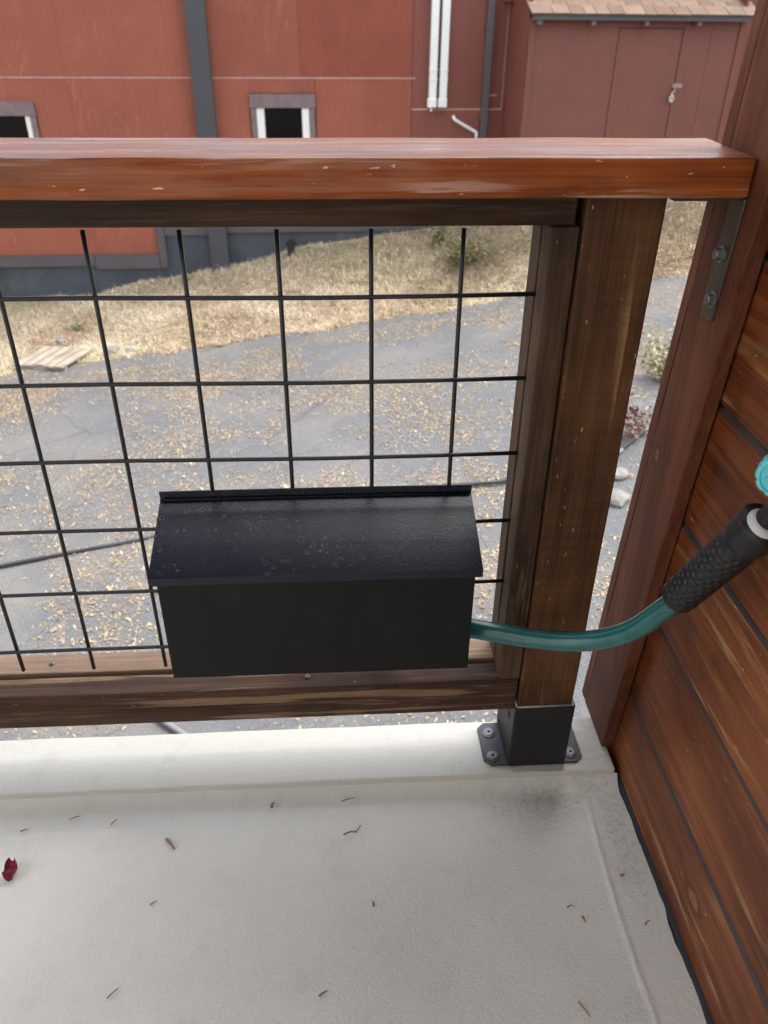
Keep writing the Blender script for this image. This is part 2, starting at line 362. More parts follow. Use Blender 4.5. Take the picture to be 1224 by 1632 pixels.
far = np.concatenate([np.linspace(-220, -14, 20), np.linspace(-12, 12, 121), np.linspace(14, 220, 20)])
fary = np.concatenate([np.linspace(-120, -6, 12), np.linspace(-5, 5.8, 40), np.linspace(6, 11, 61), np.linspace(12, 300, 24)])
grid_mesh('ground', far, fary, lambda x, y: ground_z(x, y)-.012-np.where(y < edge_y(x), .03, 0), M['soil'])
def wob(x): return .06*np.sin(x*5.1)+.05*np.sin(x*11.7+1)+.035*np.sin(x*23+2)
gx = np.linspace(-14, 14, 281); gt = np.concatenate([np.linspace(0, .6, 16), np.linspace(.62, 1, 60)])
def drive_trim(X, T): return -6+(edge_y(X)+wob(X)+6)*T
grid_mesh('driveway', gx, gt, lambda x, y: drive_z(x)+.012*np.sin(x*1.7)*np.sin(y*1.3)+.002, M['asphalt'], trim=drive_trim)

# ------------------------------------------------------------------ deck floor, curb
xs = np.concatenate([np.linspace(-3.2, -.8, 13), np.linspace(-.78, .2, 99), np.linspace(.204, .2865, 27)])
yt = np.concatenate([np.linspace(0, .8, 30), np.linspace(.81, 1, 70)])
def fl_trim(X, T):
    return -3.2+T*(3.2-.0605)
def fl_z(X, Y):
    z = np.zeros_like(X)
    z += .010*np.exp(-((Y+.0605)/.012)**2)                       # membrane turned up on the curb
    z += -.003*np.exp(-((Y+.085)/.012)**2)
    xr = .228+.006*np.sin(Y*9+1); z += .0016*np.exp(-((X-xr)/.003)**2)*np.clip((-.08-Y)*20, 0, 1)
    xr = -.334+.01*(Y+.3); z += .0012*np.exp(-((X-xr)/.003)**2)*np.clip((-.27-Y)*10, 0, 1)
    z += .0012*np.sin(X*7+2)*np.sin(Y*9)
    return z
fo = grid_mesh('deck_floor', xs, yt, lambda X, Y: fl_z(X, Y) if Y.min() < 0 else np.zeros_like(X), M['floor'], trim=fl_trim)
for v in fo.data.vertices:                                        # ragged edge at the timber wall
    if v.co.x > .278: v.co.x += .006*mnoise.noise(Vector((3, v.co.y*14, 0)))+.003*mnoise.noise(Vector((9, v.co.y*45, 0)))
meta(box('deck_frame', -3.2, .34, -3.2, .03, -.28, -.012, M['tar']), kind='structure')
cb = box('curb', -3.2, .2835, -.061, .049, -.010, .02, M['curb'], None, bev=.0022, seg=2, rough=.0012); meta(cb, kind='structure')

# ------------------------------------------------------------------ railing
RL = empty('deck_railing', (.158, 0, .02))
meta(RL, 'timber deck railing with varnished cap and black wire grid infill', 'railing')
cap = box('cap_rail', -2.4, .2725, -.07, .075, .8795, .917, M['cap'], RL, bev=.0035, seg=3, rough=.0009)
for v in cap.data.vertices:
    if v.co.x > 1.3: v.co.x += .07*(v.co.y)*.9+.004
box('top_rail', -2.4, .1085, -.042, -.004, .848, .8785, M['rail'], RL, bev=.002, rough=.0006)
box('top_rail', -2.4, .1085, .004, .042, .848, .8785, M['rail'], RL, bev=.002)
box('stile', .0838, .1142, -.0425, -.004, .2065, .8470, M['stile'], RL, bev=.002, rough=.0007)
box('stile', .0838, .1142, .004, .042, .2065, .8470, M['stile'], RL, bev=.002, rough=.0007)
box('bottom_rail', -2.4, .1135, -.0425, -.005, .1745, .2055, M['lowrail'], RL, bev=.002, rough=.0008)
box('bottom_rail', -2.4, .1125, -.0420, -.005, .1425, .1738, M['lowrail'], RL, bev=.002, rough=.0008)
box('bottom_rail', -2.4, .1135, .005, .046, .1745, .2055, M['outrail'], RL, bev=.002, rough=.0008)
box('bottom_rail', -2.4, .1125, .005, .0455, .1425, .1738, M['lowrail'], RL, bev=.002, rough=.0008)
box('post', .1165, .2003, -.0455, .0455, .03, .879, M['post'], RL, bev=.003, rough=.0008)
bm = bmesh.new(); bm_tube(bm, [Vector((0, 0, -.31+.62*k/6)) for k in range(7)], .0027, 10); vw = bpy.data.meshes.new('wire'); bm.to_mesh(vw); bm.free()
for p in vw.polygons: p.use_smooth = True
vw.materials.append(M['wire'])
for i in range(0, 23):
    link('wire', vw, None, RL, Vector((-.1016*i+random.uniform(-.0008, .0008), .0, .527))-RL.location, (random.uniform(-.002, .002), random.uniform(-.003, .003), 0))
bm = bmesh.new(); bm_tube(bm, [Vector((-1.25+2.5*k/20, 0, .0012*math.sin(k*1.3))) for k in range(21)], .0027, 10); hw = bpy.data.meshes.new('wire'); bm.to_mesh(hw); bm.free()
for p in hw.polygons: p.use_smooth = True
hw.materials.append(M['wire'])
for j in range(0, 6):
    link('wire', hw, None, RL, Vector((-1.16, -.0045, .765-.1016*j))-RL.location, (0, 0, 0))
# post base
def sleeve():
    bm = bmesh.new(); x0, x1, y0, y1 = .1118, .2042, -.0502, .0502; t = .003
    def ring(z, i): return [bm.verts.new(((x0+x1)/2+sx*((x1-x0)/2-i), sy*(y1-i), z)) for sx, sy in ((-1, -1), (1, -1), (1, 1), (-1, 1))]
    a, b, c, d = ring(.0245, 0), ring(.1520, 0), ring(.1520, t), ring(.0245, t)
    for p, q in ((a, b), (b, c), (c, d)):
        for k in range(4): bm.faces.new((p[k], p[(k+1) % 4], q[(k+1) % 4], q[k]))
    ed = [e for e in bm.edges if abs(e.verts[0].co.z-e.verts[1].co.z) > .05]
    bmesh.ops.bevel(bm, geom=ed, offset=.0035, segments=4, profile=.5, affect='EDGES')
    bmesh.ops.translate(bm, vec=(-.158, 0, -.02), verts=bm.verts)
    return bm_obj('post_base', bm, M['basesteel'], RL)
PB = sleeve()
M['caulk'] = paint('grey sealant', (.30, .29, .27), rough=.6, var=.3, scale=60)
x0, x1, yy = .1152, .2014, .0472
tube('sealant_bead', [Vector(q) for q in ((x0, -yy, .1522), (x1, -yy, .1522), (x1, yy, .1522), (x0, yy, .1522), (x0, -yy, .1522))], .0021, M['caulk'], RL, 6)
ch = .011
pl = [(.0765, -.046+ch), (.0765+ch, -.046), (.236-ch, -.046), (.236, -.046+ch), (.236, .042-ch), (.236-ch, .042), (.0765+ch, .042), (.0765, .042-ch)]
def child_of(o, parent):
    w = o.location.copy(); o.parent = parent; o.location = w-off(parent); return o
child_of(prism('base_plate', pl, .0203, .0243, M['plate'], None, 'z', bev=.0008), PB)
def screw_mesh(r=.0105, m=None):
    bm = lathe_bm([(r, 0), (r, .0016), (r*.78, .0022), (r*.72, .0034), (r*.5, .0038), (r*.22, .0036), (r*.2, .001)], 20)
    me = bpy.data.meshes.new('screw'); bmesh.ops.recalc_face_normals(bm, faces=bm.faces); bm.to_mesh(me); bm.free()
    me.materials.append(m or M['washer']); me.materials.append(M['dark'])
    me.polygons[-1].material_index = 1
    for p in me.polygons:
        if p.center.xy.length < r*.27: p.material_index = 1
    return me
SCM = screw_mesh()
for x, y in ((.0934, .0193), (.0926, -.0297), (.2187, -.0284), (.2187, .0193)):
    link('screw', SCM, None, PB, Vector((x, y, .0243))-off(PB), (0, 0, random.random()*3))
for y, z, s in ((-.0219, .1115, .004), (.0288, .041, .0035), (-.0182, .036, .0035), (-.0005, .132, .003)):
    o = box('slot_shade', .1112, .1122, y-s, y+s, z-s*1.2, z+s*1.2, M['dark']); child_of(o, PB)  # dark boxes stand for the shade inside the holes, nothing is cut
SMALL = screw_mesh(.0042)
for x, y in ((-.1971, -.0225), (-.5793, .0245), (-.82, -.02)):
    link('screw', SMALL, None, RL, Vector((x, y, .2055))-off(RL), (0, 0, random.random()))

# ------------------------------------------------------------------ timber wall on the right
TW = empty('timber_wall', (.30, -.5, 0))
meta(TW, 'red-brown stained timber wall of horizontal boards at the right end of the deck', 'wall')
bz = [-.175, -.018, .151, .320, .487, .657, .83, 1.0, 1.17, 1.34, 1.51, 1.68, 1.85, 2.02, 2.19, 2.36]
for i in range(len(bz)-1):
    z0, z1 = bz[i], bz[i+1]; X = .2945+(i % 3-1)*.0006
    g = .0065
    pts = [(X, z0+.0025), (X, z1-g-.0015), (X+.0065, z1-.0015), (X+.021, z1-.0015), (X+.021, z0+.001), (X+.004, z0+.001)]
    o = prism('siding_board', [(a-0, b) for a, b in pts], -1.6, .02 if i < 99 else 0, M['siding_knot'] if i == 1 else M['siding'], TW, 'y')
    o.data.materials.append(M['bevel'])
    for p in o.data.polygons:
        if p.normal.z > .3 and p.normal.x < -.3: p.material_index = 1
LE = -.0925
def lean(name, x0, x1, ya, yb, z0, z1, m, parent):
    return box(name, x0, x1, ya, yb, z0, z1, m, parent, bev=.0015, shear=LE, rough=.0006)
lean('trim_board', .2735, .2920, -.0155, .0850, .0225, 2.3, M['trim'], TW)
lean('trim_board', .2745, .3120, .0875, .1090, .0225, 2.3, M['trim'], TW)
box('wall_backing', .317, .345, -1.6, .02, -.25, 2.36, M['dark'], TW)
# sealant strip where deck and wall meet
bm = bmesh.new(); A = []; 
for k in range(121):
    y = -1.6+k*(1.545/120); w = .004*mnoise.noise(Vector((1, y*22, 0))); 
    A.append([bm.verts.new((.283+w, y, -.007)), bm.verts.new((.288+w*.5, y, .0005+.4*abs(w))), bm.verts.new((.2943, y, .003+.5*w))])
for a, b in zip(A, A[1:]):
    for k in range(2): bm.faces.new((a[k], b[k], b[k+1], a[k+1]))
so = bm_obj('sealant_strip', bm, M['tar'], None, smooth=True); so.parent = TW; so.location = -TW.location
# strap bolted to the trim under the cap
ST = box('strap', .2700, .2733, .0145, .0455, .748, .8782, M['strap'], None, bev=.0012, shear=LE)
child_of(ST, TW)
o = box('strap_leg', .2000, .2700, -.062, -.034, .8755, .8792, M['strap']); child_of(o, ST)
def bolt(y, z):
    bm = bmesh.new(); 
    for prof, seg in (([(.0088, 0), (.0088, .0018), (.0075, .0024)], 24), ([(.0064, .002), (.0064, .0075), (.0055, .0086)], 6)):
        rings = [[bm.verts.new((r*math.cos(2*math.pi*k/seg+.3), r*math.sin(2*math.pi*k/seg+.3), h)) for k in range(seg)] for r, h in prof]
        for a, b in zip(rings, rings[1:]):
            for k in range(seg): bm.faces.new((a[k], a[(k+1) % seg], b[(k+1) % seg], b[k]))
        bm.faces.new(rings[-1])
    o = bm_obj('bolt', bm, M['washer'] , None, (.2700, y, z), (0, -math.pi/2, 0)); child_of(o, ST)
bolt(-.0455, .8188); bolt(-.0500, .7715)
o = box('screw_hole_shade', .2728, .2734, -.0325, -.0275, .847, .854, M['dark']); child_of(o, TW)  # dark patch stands for the shaded hole, the board is not drilled

# ------------------------------------------------------------------ mailbox
MB = empty('mailbox', (-.1715, -.06, .303))
meta(MB, 'black metal box with a sloped lid hung on the wire grid', 'mailbox')
pts = [(-.0075, .3035), (-.1175, .3035), (-.1175, .4570), (-.0075, .500)]
body = prism('body', pts, -.3630, .0200, M['blackbox'], MB, 'x', bev=.0012)
def lid():
    x0, x1 = -.3712, .0282; t = .0016; c = Vector((-.1715, -.06, .48))
    prof = [(-.0065, .5185), (-.0065, .5065), (-.1205, .4665), (-.1213, .4560)]   # flange, slope, lip
    inn = [(-.0065+.0015, .5185), (-.0065+.0015, .5045), (-.1190, .4645), (-.1195, .4560)]
    bm = bmesh.new(); n = 40
    def row(pr): return [[bm.verts.new(Vector((x0+(x1-x0)*k/n, y, z+.0007*math.sin(k/n*math.pi)))-c) for k in range(n+1)] for y, z in pr]
    A, B = row(prof), row(inn)
    for R_, fl in ((A, 0), (B, 1)):
        for a, b in zip(R_, R_[1:]):
            for k in range(n): bm.faces.new((a[k], a[k+1], b[k+1], b[k]))
    for k in range(n):
        bm.faces.new((A[0][k], A[0][k+1], B[0][k+1], B[0][k])); bm.faces.new((A[-1][k], A[-1][k+1], B[-1][k+1], B[-1][k]))
    for e in (0, n):
        for q in range(3): bm.faces.new((A[q][e], A[q+1][e], B[q+1][e], B[q][e]))
    return bm_obj('lid', bm, M['lid'], MB, c-off(MB))
LD = lid()
for xx in (-.3716, .0272):                                          # turned-down side flaps of the lid
    o = prism('side_flap', [(-.0080, .5040), (-.1190, .4650), (-.1195, .4555), (-.0080, .4950)], xx, xx+.0014, M['lid'], None, 'x'); child_of(o, LD)
o = tube('hinge_rod', [Vector((-.365+.387*k/4, -.0085, .5075)) for k in range(5)], .0014, M['blackbox'], None, 8); child_of(o, LD)
o = tube('mount_clip', [Vector((-.30, .007, .47)), Vector((-.30, .007, .455)), Vector((-.30, -.0075, .455))], .0014, M['blackbox'], None, 6); child_of(o, MB)
o = tube('mount_clip', [Vector((-.05, .007, .47)), Vector((-.05, .007, .455)), Vector((-.05, -.0075, .455))], .0014, M['blackbox'], None, 6); child_of(o, MB)

# ------------------------------------------------------------------ garden hose with wand grip
def hose_material():
    t = NT('hose teal rubber'); v = t.coords()
    n = t.noise(v, 30, 3)
    t.set(base=t.ramp(n, [(.3, (.012, .105, .108)), (.7, (.022, .145, .145))]), rough=.25, spec=.5, coat=.5, coatr=.15)
    w = t.n.new('ShaderNodeTexWave'); w.bands_direction = 'X'; w.inputs['Scale'].default_value = 160; w.inputs['Distortion'].default_value = .3; t.to(v, w.inputs['Vector'])
    t.bump(t.math('ADD', w.outputs['Fac'], t.noise(v, 300, 2)), .08, .0008); return t.m
M['hose'] = hose_material()
M['grip'] = paint('grip black rubber', (.010, .0105, .012), rough=.42, var=.15, bumps=.05, bscale=500)
M['turq'] = paint('nozzle turquoise plastic', (.10, .56, .62), rough=.35, var=.06)
M['whiteplastic'] = paint('white plastic', (.72, .72, .72), rough=.4, var=.05)
GH = empty('garden_hose', (.12, -.1, .33))
meta(GH, 'teal garden hose with a black dimpled grip curving out past the mailbox', 'garden hose')
hp = spline([(-.30, .030, .222), (-.20, .034, .222), (-.10, .030, .240), (-.03, -.012, .300), (.0375, -.062, .3223), (.1113, -.090, .3263), (.1684, -.120, .3460), (.2074, -.155, .3897), (.2314, -.185, .4510), (.2395, -.204, .4900), (.2470, -.222, .528)], 14)
tube('hose', hp, .0134, M['hose'], GH, 20)
def grip():
    a = Vector((.2362, -.1965, .4760)); b = Vector((.2606, -.2710, .6235)); d = (b-a); L = d.length; d.normalize()
    nu, nv = 150, 110; bm = bmesh.new(); R0 = .0202
    s = d.cross(Vector((0, 0, 1))).normalized(); u = d.cross(s); rows = []
    per = .0088; na = 15
    for i in range(nu+1):
        f = i/nu; z = f*L; rows.append([])
        r = R0+.0010*f
        if f < .03: r -= .002*(1-f/.03)**2
        if f > .80: r = R0+.0010+.0026*min(1, (f-.80)/.05)
        for k in range(nv):
            an = 2*math.pi*k/nv; dr = 0
            if .07 < f < .77:
                ii = round(z/per); 
                aa = an/(2*math.pi)*na+(.5 if ii % 2 else 0); da = (aa-round(aa))*2*math.pi/na*r; dz = z-ii*per
                q = math.hypot(da, dz)/.0031
                dr = -.0011*max(0, 1-q*q) + .0004*math.exp(-((q-1.15)/.25)**2)
            seam = -.0008*math.exp(-((an-2.2)/.03)**2)
            rows[-1].append(bm.verts.new(a+d*z+(s*math.cos(an)+u*math.sin(an))*(r+dr+seam)))
    for p, q in zip(rows, rows[1:]):
        for k in range(nv): bm.faces.new((p[k], p[(k+1) % nv], q[(k+1) % nv], q[k]))
    bm.faces.new(rows[0]); bm.faces.new(rows[-1][::-1])
    bmesh.ops.translate(bm, vec=-a, verts=bm.verts)
    return bm_obj('grip', bm, M['grip'], GH, a-off(GH), smooth=True), b, d
GR, gb, gd = grip()
tube('collar', [gb-gd*.004+gd*(.006*k/4) for k in range(5)], .0165, M['whiteplastic'], GH, 24)
neck = spline([gb+gd*.008, gb+gd*.03, gb+gd*.05+Vector((.004, -.005, .012)), gb+gd*.05+Vector((.012, -.002, .045))], 8)
tube('neck', neck, .0125, M['grip'], GH, 18)
def dial():
    bm = bmesh.new(); seg = 72; R0 = .0200; rings = []
    for r, z in ((.84, -.014), (1.0, -.011), (1.0, .009), (.93, .0125), (.80, .0135), (.76, .0120), (.30, .0120), (.26, .0135), (.02, .0135)):
        ring = []
        for k in range(seg):
            a = 2*math.pi*k/seg; lob = 1-.07*max(0, math.cos(9*a))**3 if r > .85 else 1
            ring.append(bm.verts.new((R0*r*lob*math.cos(a), R0*r*lob*math.sin(a), z)))
        rings.append(ring)
    for p, q in zip(rings, rings[1:]):
        for k in range(seg): bm.faces.new((p[k], p[(k+1) % seg], q[(k+1) % seg], q[k]))
    bm.faces.new(rings[0][::-1]); bm.faces.new(rings[-1])
    c = Vector((.2560, -.2800, .6830)); o = bm_obj('dial', bm, M['turq'], GH, c-off(GH), smooth=False)
    o.rotation_euler = (cam.location-c).to_track_quat('Z', 'Y').to_euler(); o.rotation_euler[0] += .25
    hb = []
    for k in range(7):                                              # spray holes round the dial
        a = 2*math.pi*k/7; h = bm_obj('spray_hole', lathe_bm([(.0026, 0), (.0026, .0012), (.0016, .0014)], 10), M['turq'], o, (R0*.53*math.cos(a), R0*.53*math.sin(a), .0119))
    return o
dial()
tube('wall_hook', [Vector((.2960, -.300, .665)), Vector((.275, -.300, .662)), Vector((.262, -.295, .668))], .003, M['basesteel'], GH, 8)

# ------------------------------------------------------------------ porch roof that shades the deck (above the frame)
M['soffit'] = wood('soffit boards', (.12, .06, .03), (.26, .15, .09), (.36, .22, .13), 0, rough=.6)
PR = empty('porch_roof', (-1.2, -2.0, 2.6)); meta(PR, 'timber porch roof above the deck', 'roof')
for k in range(9, 22): box('roof_board', -2.3, 1.1, -2.88+k*.166, -2.88+k*.166+.162, 2.62, 2.65, M['soffit'], PR)  # rear boards left out so skylight reaches the deck floor
for k in range(4): box('rafter', -2.2+k*1.0, -2.16+k*1.0, -2.30, .66, 2.48, 2.619, M['soffit'], PR)

M['cream'] = paint('house wall cream paint', (.74, .69, .61), rough=.6, var=.06)  # unseen wall, made pale so it bounces fill onto the deck floor
HW = empty('house_wall', (-1.0, -2.3, 0)); meta(HW, 'cream painted board wall of the house behind the deck, out of view, pale to bounce light', 'wall')
for k in range(14): box('siding_board', -2.6, 1.3, -2.34, -2.318, -.10+k*.195, -.10+k*.195+.190, M['cream'], HW)
box('wall_backing', -2.6, 1.3, -2.42, -2.341, -.2, 2.619, M['dark'], HW)

# ------------------------------------------------------------------ barn
def mat_plywood(name, c, fade, seed):
    t = NT(name); v = t.vmath('ADD', t.coords(), t.vmath('MULTIPLY', (11.0, 3.0, 7.0), t.rnd()))
    w = t.vmath('ADD', v, t.vmath('MULTIPLY', (.25, 0, .05), t.noise(v, 1.6, 2)))
    rings = t.noise(t.vmath('MULTIPLY', w, (7, 1, .8)), 1.0, 3, .55, .8)
    gr = t.math('PINGPONG', t.math('MULTIPLY', rings, 9), .5)
    fine = t.noise(t.vmath('MULTIPLY', v, (90, 1, 4)), 1.0, 3, .6)
    big = t.noise(v, 1.3, 4, .6); pat = t.step(t.noise(v, 2.1, 3, .6), .42, .65)
    col = t.ramp(big, [(.3, tuple(x*.86 for x in c)), (.7, tuple(x*1.1 for x in c))])
    lines = t.math('MULTIPLY', t.math('MULTIPLY', t.step(gr, .36, .47), pat), t.step(fine, .35, .6))
    col = t.mix(t.math('MULTIPLY', lines, fade), col, tuple(min(1, x*1.35+.05) for x in c))
    st = t.noise(t.vmath('MULTIPLY', v, (6, 1, .35)), 1.0, 4, .6)
    col = t.mix(t.math('MULTIPLY', t.step(st, .45, .75), .3), col, tuple(x*.72 for x in c))
    t.set(base=col, rough=.6, spec=.35); t.bump(t.math('ADD', fine, t.math('MULTIPLY', gr, .6)), .25, .003); return t.m
M['ply'] = mat_plywood('barn red plywood', (.275, .083, .051), .5, 1)
M['ply_red'] = mat_plywood('barn deep red plywood', (.235, .060, .036), .2, 2)
M['ply_brown'] = mat_plywood('barn brown red plywood', (.19, .062, .046), .15, 3)
M['shed'] = mat_plywood('shed brown red plywood', (.170, .062, .047), .12, 4)
M['barnbase'] = paint('barn foundation blue grey', (.050, .060, .074), rough=.75, var=.3, scale=3, dirt=2.5, dirtc=(.13, .13, .125))
M['greytrim'] = paint('barn grey trim paint', (.075, .068, .074), rough=.55, var=.12, scale=5)
M['pillar'] = paint('barn pillar slate paint', (.050, .052, .060), rough=.5, var=.1, scale=3)
M['flash'] = paint('seam flashing pink white', (.44, .27, .22), rough=.5, var=.25, scale=9)
M['winwhite'] = paint('window white vinyl', (.74, .75, .74), rough=.4, var=.05)
M['purptrim'] = paint('window trim mauve grey', (.17, .125, .125), rough=.6, var=.2, scale=12)
t = NT('window dark opening'); t.set(base=(.004, .004, .005), rough=.15, spec=.12); M['pane'] = t.m  # near-black sheet stands for the dark inside of the open window
M['pvc'] = paint('pvc white', (.78, .80, .79), rough=.35, var=.05)
M['gutter'] = paint('downspout mauve grey', (.085, .075, .085), rough=.45, var=.25, scale=4)
M['shingle'] = paint('shingle tan brown', (.135, .085, .058), rough=.9, var=.4, scale=3, bumps=.8, bscale=180, dirt=60, dirtc=(.12, .08, .06))
M['shingle2'] = paint('shingle pale tan', (.18, .122, .086), rough=.9, var=.35, scale=3, bumps=.8, bscale=180, dirt=60, dirtc=(.14, .09, .07))

BR = empty('barn', tuple(NB*DBLD), TH)       # local frame: x along the wall, y into the building, z up
meta(BR, 'red plywood barn with slate grey pillar and dark foundation behind the driveway', 'barn')
def lb(name, s0, s1, d0, d1, z0, z1, m, parent, root, bev=0.0):
    """box in a rotated root's own frame; parent is the root or one of its parts"""
    o = box(name, s0, s1, d0, d1, z0, z1, m, None, bev); o.parent = parent
    p = parent
    while p is not None and p is not root: o.location -= p.location; p = p.parent
    return o
g = .0016
sx = [-6.27, -5.05, -3.83, -2.61, -1.39, -.172, 1.038]
for i in range(len(sx)-1):                                        # plywood sheets
    mt = M['ply_red'] if i == 5 else M['ply']
    lb('wall_panel', sx[i]+g/2, sx[i+1]-g/2, 0, .016, .441, 2.50, mt, BR, BR)
    if i != 5: pass
    # lower row, cut round the windows
    zb = -1.385 if sx[i+1] <= -2 else -1.085
    if i == 2:
        lb('wall_panel', sx[i]+g/2, -3.72, 0, .016, zb, .425, mt, BR, BR); lb('wall_panel', -2.985, sx[i+1]-g/2, 0, .016, zb, .425, mt, BR, BR)
        lb('wall_panel', -3.72, -2.985, 0, .016, .21, .425, mt, BR, BR); lb('wall_panel', -3.72, -2.985, 0, .016, zb, -.40, mt, BR, BR)
    elif i == 4:
        lb('wall_panel', sx[i]+g/2, -.73, 0, .016, zb, .425, mt, BR, BR); lb('wall_panel', -.73, sx[i+1]-g/2, 0, .016, .29, .425, mt, BR, BR); lb('wall_panel', -.73, sx[i+1]-g/2, 0, .016, zb, -.35, mt, BR, BR)
    elif i == 3:
        lb('wall_panel', sx[i]+g/2, -1.90, 0, .016, -1.385, .425, mt, BR, BR); lb('wall_panel', -1.90+g, sx[i+1]-g/2, 0, .016, -1.085, .425, mt, BR, BR)
    elif i == 5:
        lb('wall_panel', -.172+g/2, -.016, 0, .016, zb, -.35, M['ply'], BR, BR); lb('wall_panel', -.012, sx[i+1]-g/2, 0, .016, zb, .425, M['ply'], BR, BR)
        lb('wall_panel', -.172+g/2, -.016, 0, .016, .29, .425, M['ply'], BR, BR)
    else:
        lb('wall_panel', sx[i]+g/2, sx[i+1]-g/2, 0, .016, zb, .425, mt, BR, BR)
lb('wall_panel', 1.042, 1.95, 0, .016, .139, 2.50, M['ply_brown'], BR, BR); lb('wall_panel', 1.042, 2.9, 0, .016, -1.085, .125, M['ply_brown'], BR, BR)
lb('wall_panel', 1.953, 2.9, 0, .016, .139, 2.50, M['ply_brown'], BR, BR); lb('wall_panel', 2.904, 6.4, 0, .016, -1.085, 2.50, M['ply_brown'], BR, BR)
lb('wall_core', -6.27, 6.4, .020, 4.5, -2.2, 2.49, M['dark'], BR, BR)
for a, b, z in ((-6.27, -1.302, .433), (-1.098, 1.075, .433), (1.04, 2.055, .132), (1.885, 1.985, .270)):
    lb('seam_flashing', a, b, -.005, .0155, z-.007, z+.007, M['flash'], BR, BR)
lb('inside_corner_bead', 2.045, 2.053, -.004, .0155, .14, 2.0, M['flash'], BR, BR)
lb('pillar', -1.300, -1.095, -.13, -.001, -2.0, 2.51, M['pillar'], BR, BR, .004)
# skirt and foundation
lb('foundation', -1.905, 6.3, -.012, .0195, -2.6, -1.09, M['barnbase'], BR, BR); lb('foundation', -6.2, -1.907, -.012, .0195, -2.6, -1.39, M['barnbase'], BR, BR)
lb('skirt_board', -6.2, -2.645, -.045, -.0125, -1.505, -1.385, M['greytrim'], BR, BR, .003); lb('skirt_board', -2.640, -1.905, -.045, -.0125, -1.545, -1.383, M['greytrim'], BR, BR, .003)
lb('skirt_board', -1.900, -1.815, -.047, -.0125, -1.54, -1.02, M['greytrim'], BR, BR, .003); lb('skirt_board', -1.810, -1.303, -.040, -.0125, -1.175, -1.082, M['greytrim'], BR, BR, .003)
lb('skirt_board', -1.092, 2.07, -.040, -.0125, -1.155, -1.082, M['greytrim'], BR, BR, .003)
def window(s0, s1, zt, zb, jl, jr, slant=0.0):
    w = lb('window', s0+.065, s1-.065, .004, .010, zb+.06, zt-.13, M['pane'], BR, BR)
    lb('head_trim', s0, s1, -.030, -.001, zt-.135, zt, M['purptrim'], w, BR, .003)
    lb('side_trim', s0+.008, s0+.066, -.022, -.001, zb, zt-.137, M['purptrim'], w, BR, .002); lb('side_trim', s1-.068, s1-.008, -.022, -.001, zb, zt-.137, M['purptrim'], w, BR, .002)
    lb('frame', s0+.068, s0+.068+jl, -.014, .0035, zb+.05, zt-.137, M['winwhite'], w, BR, .004); lb('frame', s1-.070-jr, s1-.070, -.014, .0035, zb+.05, zt-.137, M['winwhite'], w, BR, .004)
    lb('frame', s0+.069+jl, s1-.071-jr, -.013, .0035, zb+.05, zb+.10, M['winwhite'], w, BR, .004)
    lb('sill_trim', s0, s1, -.035, -.001, zb-.09, zb-.002, M['purptrim'], w, BR, .003)
window(-.727, -.016, .284, -.35, .085, .08)
window(-3.72, -2.985, .210, -.40, .05, .05)
lb('roof', -6.4, 6.5, -.22, 4.6, 2.515, 2.59, M['greytrim'], BR, BR)
# white line-set covers, downspout and drain pipe
for a, b, zl in ((1.222, 1.302, .19), (1.337, 1.417, .19)):
    pc = lb('pipe_cover', a, b, -.075, -.006, zl, 2.49, M['pvc'], BR, BR, .006)
    lb('end_cap', a-.012, b+.006, -.082, -.005, zl-.035, zl+.055, M['pvc'], pc, BR, .008)
    lb('coupling', a-.004, b+.004, -.080, -.005, zl+.23, zl+.245, M['pvc'], pc, BR, .002); lb('coupling', a-.004, b+.004, -.080, -.005, zl+.32, zl+.335, M['pvc'], pc, BR, .002)
    if a < 1.3: lb('nipple', a+.02, a+.042, -.055, -.033, zl-.075, zl-.036, M['pvc'], pc, BR, .004)
lb('downspout', 1.815, 1.892, -.070, -.008, -1.15, 2.49, M['gutter'], BR, BR, .006)
for z in (.02, .9): lb('downspout_bracket', 1.800, 1.905, -.073, -.006, z, z+.03, M['gutter'], BR, BR)
tp = spline([(1.511, -.012, .062), (1.513, -.04, .050), (1.530, -.05, .030), (1.64, -.05, -.028), (1.755, -.05, -.086), (1.778, -.05, -.105), (1.775, -.05, -.15), (1.765, -.05, -.30)], 6)
o = tube('drain_pipe', tp, .0165, M['pvc'], None, 12); o.parent = BR
lb('corner_block', 1.985, 2.10, -.10, -.006, 1.135, 1.26, M['shed'], BR, BR, .01)

# ------------------------------------------------------------------ shed against the barn
SH = empty('shed', tuple(NB*7.92), TH)
meta(SH, 'brown-red lean-to shed with shingled roof and padlocked door beside the barn', 'shed')
def sh(*a, bev=0.0, parent=None): return lb(a[0], a[1], a[2], a[3], a[4], a[5], a[6], a[7], parent or SH, SH, bev)
sh('front_panel', 2.125, 2.960, 0, .02, -1.35, 1.02, M['shed']); sh('front_panel', 2.964, 3.618, 0, .02, .925, 1.02, M['shed'])
sh('front_panel', 3.622, 3.908, 0, .02, -1.35, 1.02, M['shed']); sh('front_panel', 3.911, 4.185, 0, .02, -1.35, 1.02, M['shed'])
sh('corner_board', 2.070, 2.122, -.012, .03, -1.35, 1.0, M['shed']); sh('corner_board', 4.188, 4.246, -.012, .03, -1.35, 1.0, M['shed'])
sh('corner_board', 2.070, 2.09, .032, .09, -1.35, 1.0, M['shed'])
sh('side_wall', 2.078, 2.10, .092, .862, -1.35, 1.25, M['ply_brown']); sh('side_wall', 4.222, 4.244, .032, .862, -1.35, 1.25, M['ply_brown'])
sh('core', 2.12, 4.2, .10, .85, -1.4, .98, M['dark'])
dr = sh('door', 2.968, 3.614, .004, .02, -1.25, .918, M['shed'])
